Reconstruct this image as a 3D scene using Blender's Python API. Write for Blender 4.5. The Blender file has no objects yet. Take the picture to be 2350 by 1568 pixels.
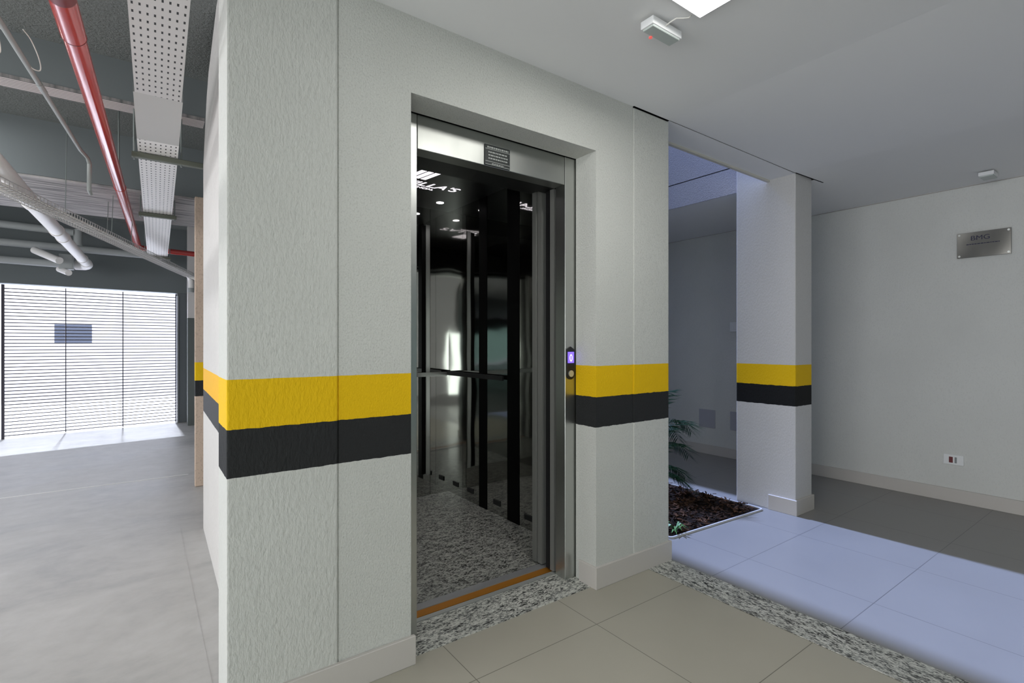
import bpy, bmesh, math, random
from mathutils import Vector, Matrix
random.seed(7)
scene = bpy.context.scene
COL = scene.collection
V = Vector
R = math.radians

# ------------------------------------------------------------------ materials
def mat(name, color=(.5, .5, .5), rough=.6, metal=0., emit=None, estr=0., spec=.5):
    m = bpy.data.materials.new(name)
    m.use_nodes = True
    b = m.node_tree.nodes['Principled BSDF']
    b.inputs['Base Color'].default_value = (*color, 1)
    b.inputs['Roughness'].default_value = rough
    b.inputs['Metallic'].default_value = metal
    b.inputs['Specular IOR Level'].default_value = spec
    if emit:
        b.inputs['Emission Color'].default_value = (*emit, 1)
        b.inputs['Emission Strength'].default_value = estr
    return m

class NT:
    """small node-tree helper"""
    def __init__(s, m):
        s.m = m; s.t = m.node_tree; s.n = s.t.nodes; s.l = s.t.links
        s.b = s.n['Principled BSDF']
        s.tc = s.n.new('ShaderNodeTexCoord')
    def link(s, a, b): s.l.new(a, b)
    def math(s, op, a, b=None, c=None):
        n = s.n.new('ShaderNodeMath'); n.operation = op
        for i, v in enumerate((a, b, c)):
            if v is None: continue
            if isinstance(v, (int, float)): n.inputs[i].default_value = v
            else: s.link(v, n.inputs[i])
        return n.outputs[0]
    def noise(s, vec, scale, detail=3., rough=.5, dist=0.):
        n = s.n.new('ShaderNodeTexNoise')
        n.inputs['Scale'].default_value = scale; n.inputs['Detail'].default_value = detail
        n.inputs['Roughness'].default_value = rough; n.inputs['Distortion'].default_value = dist
        s.link(vec, n.inputs['Vector']); return n.outputs['Fac']
    def voro(s, vec, scale, feature='F1'):
        n = s.n.new('ShaderNodeTexVoronoi'); n.feature = feature
        n.inputs['Scale'].default_value = scale
        s.link(vec, n.inputs['Vector']); return n.outputs['Distance']
    def mapping(s, vec, scale=(1, 1, 1), rot=(0, 0, 0), loc=(0, 0, 0)):
        n = s.n.new('ShaderNodeMapping')
        n.inputs['Scale'].default_value = scale; n.inputs['Rotation'].default_value = rot
        n.inputs['Location'].default_value = loc
        s.link(vec, n.inputs['Vector']); return n.outputs[0]
    def sep(s, vec):
        n = s.n.new('ShaderNodeSeparateXYZ'); s.link(vec, n.inputs[0]); return n.outputs
    def mix(s, fac, a, b):
        n = s.n.new('ShaderNodeMix'); n.data_type = 'RGBA'
        if isinstance(fac, (int, float)): n.inputs['Factor'].default_value = fac
        else: s.link(fac, n.inputs['Factor'])
        for k, v in ((6, a), (7, b)):
            if isinstance(v, tuple): n.inputs[k].default_value = (*v, 1)
            else: s.link(v, n.inputs[k])
        return n.outputs[2]
    def ramp(s, fac, stops):
        n = s.n.new('ShaderNodeValToRGB')
        e = n.color_ramp.elements
        while len(e) < len(stops): e.new(.5)
        for i, (p, c) in enumerate(stops):
            e[i].position = p; e[i].color = (*c, 1)
        s.link(fac, n.inputs[0]); return n.outputs[0]
    def bump(s, h, strength=.3, dist=.01):
        n = s.n.new('ShaderNodeBump')
        n.inputs['Strength'].default_value = strength; n.inputs['Distance'].default_value = dist
        s.link(h, n.inputs['Height']); s.link(n.outputs[0], s.b.inputs['Normal'])
    def color(s, c): s.link(c, s.b.inputs['Base Color'])

def plaster(name, base, bands=None, strength=.45, vs=.45, scale=55., yellow=(.80, .50, .004), black=(.022, .023, .024), speck=.8):
    """rough rendered paint with the hand painted yellow and black hazard bands"""
    m = mat(name, base, .75, spec=.25); t = NT(m)
    o = t.tc.outputs['Object']
    mp = t.mapping(o, (1, 1, vs))
    n1 = t.noise(mp, scale, 3, .55, .25)
    n2 = t.noise(o, 2.2, 2, .5)
    c = t.mix(n2, tuple(v*.93 for v in base), tuple(min(1, v*1.06) for v in base))
    if speck:
        c = t.mix(t.ramp(t.noise(t.mapping(o, (1, 1, .5+vs/2)), scale*1.1, 2, .5), [(.33, (1, 1, 1)), (.47, (0, 0, 0))]), c, tuple(v*speck for v in base))
    if bands:
        z = t.sep(o)[2]
        w = t.math('MULTIPLY', t.math('SUBTRACT', t.noise(o, 28, 3), .5), .008)
        zz = t.math('ADD', z, w)
        zt = t.math('ADD', z, t.math('MULTIPLY', w, .35))
        iny = t.math('MULTIPLY', t.math('GREATER_THAN', zz, bands[1]), t.math('LESS_THAN', zt, bands[2]))
        inb = t.math('MULTIPLY', t.math('GREATER_THAN', zz, bands[0]), t.math('LESS_THAN', zz, bands[1]))
        c = t.mix(iny, c, yellow); c = t.mix(inb, c, black)
    t.color(c)
    t.bump(n1, strength, .7/scale)
    return m

M = {}
M['wall'] = plaster('wall_paint', (.60, .605, .575), (.786, .934, 1.087), .6, .8, 150, speck=.87)
M['wall_rough'] = plaster('rough_wall_paint', (.60, .605, .575), (.786, .934, 1.087), .65, .42, 105, speck=.94)
M['wall_side'] = plaster('side_wall_paint', (.64, .62, .60), (.762, .902, 1.038), yellow=(.85, .47, .02), black=(.05, .052, .055), speck=.95)
M['wall_col'] = plaster('column_paint', (.60, .59, .585), (.757, .897, 1.045), .26, .5, 120, speck=.94, black=(.009, .0095, .01))
M['wall_plain'] = plaster('plain_wall_paint', (.66, .665, .645), None, .45, .4, 110, speck=.95)
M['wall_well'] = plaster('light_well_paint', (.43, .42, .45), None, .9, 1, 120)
M['col_garage'] = plaster('garage_column_paint', (.58, .45, .36), (.754, .885, 1.037), .2, .6, 60)
M['ceiling'] = mat('ceiling_paint', (.86, .86, .86), .8, spec=.2)
M['slab'] = plaster('rough_slab', (.21, .225, .22), None, .8, .6, 75)
M['beam'] = mat('beam_paint', (.17, .19, .195), .8, spec=.2)
def rough_concrete():
    m = mat('rough_concrete', (.5, .48, .47), .9, spec=.2); t = NT(m)
    o = t.tc.outputs['Object']
    n = t.noise(t.mapping(o, (.6, 9, 1)), 4, 4, .6)
    t.color(t.ramp(n, [(.3, (.12, .12, .125)), (.5, (.42, .40, .40)), (.7, (.62, .59, .58))]))
    t.bump(n, .4, .02); return m
M['rough_concrete'] = rough_concrete()
def ribbed():
    m = mat('ribbed_underside', (.55, .5, .49), .8); t = NT(m)
    y = t.sep(t.tc.outputs['Object'])[1]
    n = t.noise(t.mapping(t.tc.outputs['Object'], (3, 0, 0)), 8)
    p = t.math('PINGPONG', t.math('ADD', y, t.math('MULTIPLY', n, .006)), .011)
    t.color(t.ramp(t.math('MULTIPLY', p, 90.), [(.1, (.12, .12, .12)), (.55, (.75, .68, .66))])); return m
M['ribbed'] = ribbed()
def tiles(name, x0, y0, p, base, dark):
    m = mat(name, base, .28, spec=.35); t = NT(m)
    o = t.tc.outputs['Object']; s = t.sep(o)
    dx = t.math('PINGPONG', t.math('SUBTRACT', s[0], x0), p/2)
    dy = t.math('PINGPONG', t.math('SUBTRACT', s[1], y0), p/2)
    g = t.math('LESS_THAN', t.math('MINIMUM', dx, dy), .0016)
    n = t.noise(o, 2.6, 4, .55)
    c = t.mix(n, tuple(v*.92 for v in base), tuple(v*1.06 for v in base))
    t.color(t.mix(g, c, dark))
    t.link(t.math('ADD', t.math('MULTIPLY', n, .12), .24), t.b.inputs['Roughness'])
    return m
M['tile'] = tiles('beige_porcelain_tile', .962, -.222, .603, (.42, .40, .335), (.17, .16, .13))
M['tile_light'] = tiles('grey_porcelain_tile', 2.722, -.255, .595, (.25, .245, .235), (.115, .115, .115))
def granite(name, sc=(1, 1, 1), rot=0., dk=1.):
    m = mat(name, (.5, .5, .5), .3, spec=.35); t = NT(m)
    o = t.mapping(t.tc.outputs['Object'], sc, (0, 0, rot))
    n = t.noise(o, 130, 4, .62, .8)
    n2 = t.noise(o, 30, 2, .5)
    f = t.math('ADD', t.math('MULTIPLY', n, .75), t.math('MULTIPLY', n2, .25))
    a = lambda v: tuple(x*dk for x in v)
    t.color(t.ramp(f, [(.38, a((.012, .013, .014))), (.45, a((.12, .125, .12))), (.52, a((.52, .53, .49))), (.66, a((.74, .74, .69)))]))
    return m
M['granite_x'] = granite('granite_threshold', (.5, 1.1, 1), R(12))
M['granite_y'] = granite('granite_strip', (1.2, .45, 1), R(-8))
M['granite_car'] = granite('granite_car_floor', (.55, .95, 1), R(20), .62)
def concrete_floor():
    m = mat('polished_concrete', (.45, .44, .43), .45, spec=.35); t = NT(m)
    o = t.tc.outputs['Object']
    n = t.noise(t.mapping(o, (1., 1.5, 1)), 1.1, 7, .62, .7)
    n2 = t.noise(o, 9, 5, .6)
    f = t.math('ADD', t.math('MULTIPLY', n, .75), t.math('MULTIPLY', n2, .25))
    t.color(t.ramp(f, [(.33, (.32, .315, .31)), (.5, (.44, .43, .415)), (.66, (.53, .52, .51))]))
    t.link(t.math('ADD', t.math('MULTIPLY', n, .3), .28), t.b.inputs['Roughness'])
    return m
M['concrete'] = concrete_floor()
def steel(name, col, rough, wav=.05, sc=(1.3, 1.3, .9), rv=.08):
    m = mat(name, col, rough, 1.); t = NT(m)
    o = t.tc.outputs['Object']
    n = t.noise(t.mapping(o, sc), 1.8, 1, .4)
    f = t.noise(t.mapping(o, (90, 90, .8)), 6, 2)
    t.link(t.math('ADD', t.math('MULTIPLY', f, rv), rough-rv/2), t.b.inputs['Roughness'])
    t.bump(n, 1., wav); return m
M['steel'] = steel('brushed_steel', (.56, .57, .55), .34, .015)
M['steel_car'] = steel('car_panel_steel', (.50, .50, .48), .045, .0035, (.9, .9, 1.6), .03)
M['steel_dark'] = steel('dark_door_steel', (.46, .46, .44), .36, .015)
M['header'] = steel('header_steel', (.42, .43, .41), .42, .03)
M['door_edge'] = mat('door_edge_steel', (.24, .24, .23), .42, .25)
M['mirror'] = mat('mirror_glass', (.8, .82, .8), .02, 1.)
M['black_gloss'] = mat('black_glass', (.003, .003, .003), .4, spec=.06)
M['black'] = mat('black_plastic', (.01, .01, .011), .45)
M['gap'] = mat('shadow_gap', (.006, .006, .006), .9, spec=0)
M['car_ceil'] = mat('dark_car_ceiling', (.025, .025, .026), .3, spec=.3)
M['glow'] = mat('white_led', (1, 1, 1), .5, emit=(1, .97, 1), estr=6)
M['logo'] = mat('lit_logo', (1, 1, 1), .5, emit=(1, .92, 1), estr=1.6)
M['panel_glow'] = mat('led_panel_diffuser', (1, 1, 1), .5, emit=(1, 1, .98), estr=5)
M['brass'] = mat('amber_groove', (.40, .16, .012), .4, .3)
M['alu'] = mat('aluminium', (.45, .46, .48), .4, .7)
M['alu_light'] = mat('light_aluminium', (.6, .62, .6), .35, .6)
M['screen'] = mat('blue_screen', (.05, .03, .5), .3, emit=(.22, .13, 1.), estr=1.3)
M['digit'] = mat('digit', (.8, .7, 1), .3, emit=(.75, .68, 1.), estr=1.4)
M['white_plastic'] = mat('white_plastic', (.78, .79, .80), .4)
M['emerg'] = mat('grey_lens', (.50, .55, .53), .3)
M['grey_plate'] = mat('grey_cover', (.42, .42, .47), .6)
M['red_dark'] = mat('dark_red_socket', (.12, .004, .006), .4)
M['grey_mod'] = mat('grey_module', (.25, .27, .27), .5)
M['red'] = mat('red_paint', (.52, .04, .035), .16, spec=1.)
M['red_ring'] = mat('dark_red_ring', (.18, .004, .006), .4)
M['pvc'] = mat('grey_white_pvc', (.84, .82, .80), .4)
M['pvc_grey'] = mat('grey_pvc', (.36, .38, .38), .5)
M['conduit'] = mat('conduit_grey', (.34, .36, .35), .45)
M['cable'] = mat('white_cable', (.8, .78, .74), .5)
M['galv'] = mat('galvanised_wire', (.55, .54, .54), .5, .2)
M['strut'] = mat('olive_strut', (.14, .15, .12), .6, .3)
M['rod'] = mat('threaded_rod', (.25, .28, .27), .5, .5)
def perforated(name, base=(.66, .64, .63)):
    m = mat(name, base, .5); t = NT(m)
    s = t.sep(t.tc.outputs['UV'])
    dx = t.math('PINGPONG', t.math('SUBTRACT', s[0], .0135), .0125)
    dy = t.math('PINGPONG', t.math('ADD', s[1], t.math('MULTIPLY', s[0], .12)), .026)
    e = t.math('MULTIPLY', t.math('LESS_THAN', dx, .0036), t.math('LESS_THAN', dy, .0085))
    t.color(t.mix(e, base, (.012, .013, .013))); return m
M['perforated'] = perforated('perforated_tray')
M['perforated_lit'] = perforated('lit_perforated_tray', (.92, .90, .89))  # paler copy: light from gate and floor put into the tray colour
M['tray_plain'] = mat('plain_tray', (.56, .55, .53), .5)
M['gate'] = mat('gate_steel', (.05, .045, .06), .5)
M['post'] = mat('grey_post', (.13, .145, .155), .5)
M['post_light'] = mat('light_post', (.6, .58, .57), .7)
M['post_dado'] = mat('dark_dado', (.10, .115, .11), .6)
M['outside'] = mat('outside_paving', (.82, .80, .80), .9, spec=.1)
M['house'] = mat('house_paint', (.85, .83, .86), .9, spec=.1)
M['hedge'] = mat('green_wall', (.10, .15, .125), .9, spec=.1)
M['asphalt'] = mat('street_grey', (.16, .16, .16), .9, spec=.1)
M['house_win'] = mat('house_window', (.06, .07, .10), .4)
M['earth'] = mat('soil', (.018, .013, .010), .95, spec=.1)
def bark():
    m = mat('bark', (.05, .03, .02), .9, spec=.15); t = NT(m)
    n = t.noise(t.tc.outputs['Object'], 14, 3)
    t.color(t.ramp(n, [(.35, (.012, .008, .006)), (.5, (.05, .028, .018)), (.66, (.12, .062, .036))])); return m
M['bark'] = bark()
M['leaf'] = mat('palm_leaf', (.014, .05, .024), .55, spec=.15)
M['leaf_light'] = mat('grass_leaf', (.10, .26, .07), .5)
M['stem'] = mat('palm_stem', (.08, .11, .05), .6)
M['edging'] = mat('white_edging', (.62, .62, .64), .5)
M['base'] = mat('beige_baseboard', (.56, .53, .50), .4, spec=.35)
M['base_dark'] = mat('base_top', (.3, .28, .26), .7)
M['cream'] = mat('cream_trim', (.62, .60, .54), .6)
M['line'] = mat('floor_line', (.8, .79, .78), .7)
M['plaque'] = steel('plaque_steel', (.22, .215, .20), .3, .04)
M['plaque_txt'] = mat('plaque_ink', (.012, .012, .05), .6)
M['plate_dark'] = mat('engraved_plate', (.02, .025, .025), .45)
M['plate_txt'] = mat('plate_text', (.45, .47, .45), .4)

# ------------------------------------------------------------------ mesh helpers
class MB:
    def __init__(s): s.bm = bmesh.new()
    def box(s, x0, x1, y0, y1, z0, z1):
        vs = [s.bm.verts.new((x, y, z)) for z in (z0, z1) for (x, y) in ((x0, y0), (x1, y0), (x1, y1), (x0, y1))]
        for f in ((3, 2, 1, 0), (4, 5, 6, 7), (0, 1, 5, 4), (1, 2, 6, 5), (2, 3, 7, 6), (3, 0, 4, 7)):
            s.bm.faces.new([vs[i] for i in f])
        return s
    def prism(s, pts, axis, a, b):
        """extrude a polygon (2D points in the other two axes) along axis from a to b"""
        def P(p, t):
            if axis == 'y': return (p[0], t, p[1])
            if axis == 'x': return (t, p[0], p[1])
            return (p[0], p[1], t)
        lo = [s.bm.verts.new(P(p, a)) for p in pts]; hi = [s.bm.verts.new(P(p, b)) for p in pts]
        n = len(pts)
        s.bm.faces.new(lo); s.bm.faces.new(hi[::-1])
        for i in range(n): s.bm.faces.new((lo[i], hi[i], hi[(i+1) % n], lo[(i+1) % n]))
        return s
    def tube(s, pts, r, n=12, cap=True, r2=None):
        pts = [V(p) for p in pts]; rings = []; up = None
        for i, p in enumerate(pts):
            if i == 0: d = pts[1]-p
            elif i == len(pts)-1: d = p-pts[i-1]
            else: d = (pts[i+1]-p).normalized()+(p-pts[i-1]).normalized()
            d.normalize()
            if up is None:
                up = d.cross(V((0, 0, 1)))
                if up.length < .05: up = d.cross(V((1, 0, 0)))
            up = (up - d*up.dot(d)).normalized(); w = d.cross(up)
            k = 1.
            if 0 < i < len(pts)-1:
                c = max(.35, (pts[i+1]-p).normalized().dot(d)); k = 1/c
            rr = r if r2 is None else r+(r2-r)*i/(len(pts)-1)
            rings.append([s.bm.verts.new(p+(up*math.cos(a)+w*math.sin(a))*rr*(1 if k == 1 else min(k, 1.15))) for a in [2*math.pi*j/n for j in range(n)]])
        for a, b in zip(rings, rings[1:]):
            for j in range(n): s.bm.faces.new((a[j], a[(j+1) % n], b[(j+1) % n], b[j]))
        if cap: s.bm.faces.new(rings[0][::-1]); s.bm.faces.new(rings[-1])
        return s
    def quad(s, *p):
        s.bm.faces.new([s.bm.verts.new(q) for q in p]); return s
    def bevel(s, w=.003, seg=2):
        bmesh.ops.bevel(s.bm, geom=list(s.bm.edges), offset=w, segments=seg, affect='EDGES', profile=.6, clamp_overlap=True)
        return s
    def build(s, name, m, parent=None, smooth=False, uv=None):
        bm = s.bm
        bmesh.ops.recalc_face_normals(bm, faces=bm.faces)
        off = WLOC.get(parent.name, V((0, 0, 0))) if parent else V((0, 0, 0))
        me = bpy.data.meshes.new(name)
        if off.length: bmesh.ops.translate(bm, verts=bm.verts, vec=-off)
        bm.to_mesh(me); bm.free()
        me.materials.append(m)
        if smooth:
            for p in me.polygons: p.use_smooth = True
        o = bpy.data.objects.new(name, me); COL.objects.link(o)
        if parent: o.parent = parent; WLOC[o.name] = off.copy()
        return o
WLOC = {}
def smooth_angle(o, a=35):
    me = o.data
    me.polygons.foreach_set('use_smooth', [True]*len(me.polygons))
    try: me.set_sharp_from_angle(angle=R(a))
    except Exception: pass
    return o
def thing(name, label, cat, loc, group=None):
    o = bpy.data.objects.new(name, None); COL.objects.link(o)
    o.location = loc; o.empty_display_size = .05
    WLOC[o.name] = V(loc)
    return tag(o, label, cat, group)
def tag(o, label, cat, group=None, kind='thing'):
    o['label'] = label; o['category'] = cat; o['kind'] = kind
    if group: o['group'] = group
    return o
def struct(name, mb, m, label, cat, smooth=False):
    return tag(mb.build(name, m, None, smooth), label, cat, None, 'structure')
def text_mesh(name, body, size, m, parent, matrix, extrude=.0005, shear=0., sx=1., align='LEFT'):
    cu = bpy.data.curves.new('t', 'FONT'); cu.body = body; cu.size = size
    cu.extrude = extrude; cu.shear = shear; cu.align_x = align
    tmp = bpy.data.objects.new('t', cu); COL.objects.link(tmp)
    bpy.context.view_layer.update()
    me = bpy.data.meshes.new_from_object(tmp.evaluated_get(bpy.context.evaluated_depsgraph_get()))
    COL.objects.unlink(tmp); bpy.data.objects.remove(tmp); bpy.data.curves.remove(cu)
    off = WLOC.get(parent.name, V((0, 0, 0)))
    me.transform(Matrix.Translation(-off) @ matrix @ Matrix.Diagonal((sx, 1, 1, 1)))
    me.materials.clear(); me.materials.append(m); me.name = name
    o = bpy.data.objects.new(name, me); COL.objects.link(o); o.parent = parent; WLOC[o.name] = off.copy()
    return o

# ================================================================== STRUCTURE
H = 2.426
def czx(x):   # lobby ceiling height: the corridor side hangs slightly lower
    if x <= 2.352: return H
    if x <= 3.66: return H-.053*(x-2.352)/1.308
    return H-.053-.009*(x-3.66)/1.285
def fy(x):    # line of the front of lintel and column, turned a little from the lift wall
    return 0. if x <= 2.352 else -.054*(x-2.352)

# lift wall, three pieces joined with visible caulk joints
struct('wall_front', MB().prism([(.545, 0), (.813, 0), (.813, 2.137), (1.788, 2.137), (1.788, 0), (2.056, 0), (2.056, H+.3), (.545, H+.3)], 'y', 0, .142), M['wall'],
       'textured white wall with yellow and black bands around the lift opening', 'wall')
struct('pillar', MB().box(.207, .541, -.004, .2, 0, 3.0).bevel(.006, 2), M['wall_rough'],
       'near white pillar with yellow and black bands left of the lift', 'pillar')
struct('pillar.001', MB().box(2.060, 2.352, -.002, .3, 0, H-.004).bevel(.006, 2), M['wall'],
       'white pillar with yellow and black bands right of the lift, beside the garden', 'pillar')
struct('trim_1', MB().box(.5405, .5455, .003, .03, 0, 2.9), M['wall'], 'vertical caulk joint between near pillar and lift wall', 'joint')
struct('trim_2', MB().box(2.0555, 2.0605, .003, .03, 0, H), M['wall'], 'vertical caulk joint between lift wall and the pillar beside the garden', 'joint')
# garage side of the shaft, recessed behind the near pillar
side = MB()
pts = [(.19, 0), (2.07, 0), (2.07, 2.35), (1.93, 2.52), (1.80, 2.68), (1.66, 2.775), (1.48, 2.82), (1.2, 2.9), (.19, 3.0)]
side.prism(pts, 'x', .284, .36)
for v in side.bm.verts: v.co.x += .019*(v.co.y-.2)
struct('wall_left', side, M['wall_side'], 'pale side wall of the lift shaft facing the garage, with painted bands', 'wall')
struct('wall_back', MB().box(.36, 2.352, 2.02, 2.07, 0, 3.0), M['wall_plain'], 'hidden rear wall of the lift shaft', 'wall')
struct('wall_shaft', MB().box(2.2, 2.352, .3, 7.6, 0, 4.6), M['wall_plain'], 'hidden wall between lift shaft and light well', 'wall')
struct('wall_lift_top', MB().box(.36, 2.352, .142, .2, 2.3, 3.0), M['wall_plain'], 'hidden wall above the lift entrance', 'wall')

# lobby floor, garage floor
fl = MB()
struct('floor', fl.box(.2, 2.17, -5, .2, -.06, 0), M['tile'], 'beige porcelain tile floor in front of the lift', 'floor')
fl2 = MB().box(2.358, 5.1, -5, 6.1, -.06, 0)
struct('floor_corridor', fl2, M['tile_light'], 'large grey white tile floor of the corridor beyond the granite strip', 'floor')
struct('floor_garage', MB().box(-6.1, .2, -5, 7.6, -.06, 0), M['concrete'], 'smooth grey concrete garage floor', 'floor')
struct('floor_garage.001', MB().box(.2, 2.36, .18, 7.6, -.06, -.001), M['concrete'], 'concrete floor behind the lift shaft', 'floor')
struct('trim_3', MB().box(2.170, 2.358, -5, -.0005, -.05, .002), M['granite_y'], 'speckled granite strip across the tile floor', 'floor strip')
struct('trim_4', MB().box(.813, 1.788, .028, .232, -.05, .004), M['granite_x'], 'speckled granite threshold before the lift doors', 'threshold')
ln = MB().box(-4, .34, 3.715, 3.735, 0, .0012)
struct('trim_5', ln, M['line'], 'thin pale line across the garage floor', 'floor line')

# lobby ceiling (with slight fall) -----------------------------------
c = MB()
xs = [.2, 1.2, 2.056, 2.352, 3.0, 3.66, 3.9, 4.4, 5.1]
for i in range(len(xs)-1):
    a, b = xs[i], xs[i+1]
    ya = fy(a)-.008 if a < 3.9 else fy(3.9); yb = fy(b)-.008 if b <= 3.9 else fy(3.9)
    if a < 2.056: ya = yb = 0
    c.quad((a, -5, czx(a)), (b, -5, czx(b)), (b, yb, czx(b)), (a, ya, czx(a)))
bmesh.ops.remove_doubles(c.bm, verts=c.bm.verts, dist=.0005)
struct('ceiling', c, M['ceiling'], 'smooth white lobby ceiling', 'ceiling')
c = MB()
c.quad((3.9, fy(3.9), czx(3.9)), (5.1, fy(3.9), czx(5.1)), (5.1, .36, 2.360), (3.9, .36, 2.360))
c.quad((3.722, .36, 2.360), (5.1, .36, 2.360), (5.1, 6.1, 2.360), (3.722, 6.1, 2.360))
struct('ceiling_corridor', c, M['ceiling'], 'white corridor ceiling behind the column', 'ceiling')
struct('ceiling_cover', MB().box(.2, 5.2, -5.1, -.12, 2.75, 2.85), M['gap'], 'hidden slab over the lobby', 'ceiling')
struct('ceiling_cover.001', MB().box(3.75, 5.2, -.12, 6.2, 2.75, 2.85), M['gap'], 'hidden slab over the corridor', 'ceiling')
# shadow gap above pillar and column
g = MB()
g.quad((2.056, -.0005, H+.001), (2.352, -.0005, H+.001), (2.352, .02, H+.03), (2.056, .02, H+.03))
struct('trim_6', MB().box(2.056, 2.352, -.006, .03, H+.0005, H+.03), M['gap'], 'dark gap between ceiling and the pillar beside the garden', 'gap')
# lintel over the garden opening
l = MB()
x0, x1 = 2.352, 3.66
def lint(x, dy, dz): return (x, fy(x)+dy, czx(x)+dz)
lv = []
for x in (x0, x1):
    lv.append([l.bm.verts.new(lint(x, *q)) for q in ((.0, .002), (.19, .002), (.19, .5), (.0, .5))])
a, b = lv
for i in range(4): l.bm.faces.new((a[i], a[(i+1) % 4], b[(i+1) % 4], b[i]))
l.bm.faces.new(a); l.bm.faces.new(b[::-1])
struct('lintel', l, M['ceiling'], 'white lintel underside between pillar and column over the garden opening', 'lintel')
l = MB(); lv = []
for x in (x0, x1):
    lv.append([l.bm.verts.new(lint(x, *q)) for q in ((.176, -.012), (.196, -.012), (.196, .03), (.176, .03))])
a, b = lv
for i in range(4): l.bm.faces.new((a[i], a[(i+1) % 4], b[(i+1) % 4], b[i]))
l.bm.faces.new(a); l.bm.faces.new(b[::-1])
struct('trim_7', l, M['cream'], 'cream lip along the inner edge of the lintel', 'trim')
g = MB()
for xa, xb, h in ((2.352, 3.64, .003), (3.64, 4.02, .009)):
    g.quad((xa, fy(xa)-.008, czx(xa)-.0008), (xb, min(fy(xb), 1)-.008, czx(xb)-.0008), (xb, fy(xb)-.008-h, czx(xb)-.0008), (xa, fy(xa)-.008-h, czx(xa)-.0008))
struct('trim_8', g, M['gap'], 'thin dark joint line in the ceiling from pillar to column', 'gap')

# column beside the garden
cm = MB().box(3.66, 3.905, -.073, .36, 0, 4.6).bevel(.006, 2)
struct('column', cm, M['wall_col'], 'white square column with yellow and black bands beside the garden', 'column')
# light well upper wall
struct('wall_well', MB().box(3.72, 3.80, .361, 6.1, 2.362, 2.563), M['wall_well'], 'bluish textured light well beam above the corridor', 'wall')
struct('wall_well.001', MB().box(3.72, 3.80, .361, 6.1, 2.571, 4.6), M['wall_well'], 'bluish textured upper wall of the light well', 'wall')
struct('wall_well_end', MB().box(2.2, 3.8, 5.6, 5.75, 0, 4.2), M['wall_plain'], 'hidden far wall of the light well', 'wall')
struct('trim_9', MB().box(3.728, 3.78, .361, 6.1, 2.562, 2.572), M['gap'], 'dark horizontal joint in the light well wall', 'joint')
struct('wall_well_front', MB().box(2.2, 3.8, .05, .12, 2.75, 4.6), M['wall_plain'], 'hidden upper front wall of the light well', 'wall')
# right wall
struct('wall_right', MB().box(4.945, 5.1, -3.7, 6.1, 0, 2.9), M['wall_plain'], 'long textured white wall with plaque and outlet', 'wall')
struct('trim_10', MB().box(4.9435, 4.95, -3.7, 6.1, 2.357, 2.361), M['base_dark'], 'thin dark joint where right wall meets the ceiling', 'joint')
struct('wall_corridor_end', MB().box(3.66, 5.1, 6.0, 6.1, 0, 2.9), M['wall_plain'], 'hidden end wall of the corridor', 'wall')
# baseboards
def baseboard(name, segs, label, h=.107):
    b = MB()
    for s in segs: b.box(*s, 0, h)
    return struct(name, b, M['base'], label, 'baseboard')
bb = MB().prism([(.20, -.016), (.826, -.016), (.826, .0), (.20, .0)], 'z', 0, .107).bevel(.002, 1)
struct('baseboard_front', bb, M['base'], 'beige stone baseboard left of the lift entrance', 'baseboard')
bb = MB().prism([(1.776, -.013), (2.366, -.013), (2.366, .2), (2.352, .2), (2.352, 0), (1.788, 0), (1.788, .11), (1.776, .11)], 'z', 0, .107).bevel(.002, 1)
struct('baseboard_front.001', bb, M['base'], 'beige stone baseboard wrapping the pillar right of the lift', 'baseboard')
bb = MB().prism([(3.648, .113), (3.648, -.086), (3.917, -.086), (3.917, .36), (3.905, .36), (3.905, -.073), (3.66, -.073), (3.66, .113)], 'z', 0, .107).bevel(.002, 1)
struct('baseboard_column', bb, M['base'], 'beige stone baseboard around the foot of the column', 'baseboard')
struct('baseboard_right', MB().box(4.931, 4.945, -3.7, 6.0, 0, .10).bevel(.002, 1), M['base'], 'beige baseboard along the right wall', 'baseboard')

# garage shell ---------------------------------------------------------
struct('ceiling_garage', MB().box(-6.1, 2.36, -5.1, 7.7, 2.9, 3.05), M['slab'], 'dark rough concrete garage ceiling', 'ceiling')
struct('beam', MB().box(-6, .36, 2.09, 2.24, 2.66, 2.9), M['beam'], 'smooth dark grey beam nearest in the garage ceiling', 'beam')
rb = struct('trim_11', MB().box(-6, .33, 2.085, 2.225, 2.640, 2.66), M['ribbed'], 'pale ribbed underside of the nearest garage beam', 'trim')
struct('beam.001', MB().box(-6, 2.2, 3.5, 4.75, 2.46, 2.9), M['rough_concrete'], 'deep rough concrete beam with pale streaked underside', 'beam')
struct('beam.002', MB().box(-6, 2.2, 3.485, 3.5, 2.475, 2.9), M['beam'], 'face of the deep garage beam, its backlit shade put into the dark grey', 'beam')  # thin facing with the backlit shade put into its darker colour
struct('wall_garage_left', MB().box(-6.1, -6, -5.1, 7.7, 0, 3), M['beam'], 'hidden far side wall of the garage', 'wall')
struct('wall_garage_rear', MB().box(-6.1, .2, -5.1, -5, 0, 3), M['wall_plain'], 'hidden rear wall of the garage', 'wall')
# rear of lobby, entrance opening behind the viewpoint
struct('wall_entrance', MB().prism([(.2, 0), (1.0, 0), (1.0, 2.4), (18, 2.4), (18, 2.9), (.2, 2.9)], 'y', -5.1, -5), M['wall_plain'], 'hidden entrance wall of the lobby', 'wall')

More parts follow.
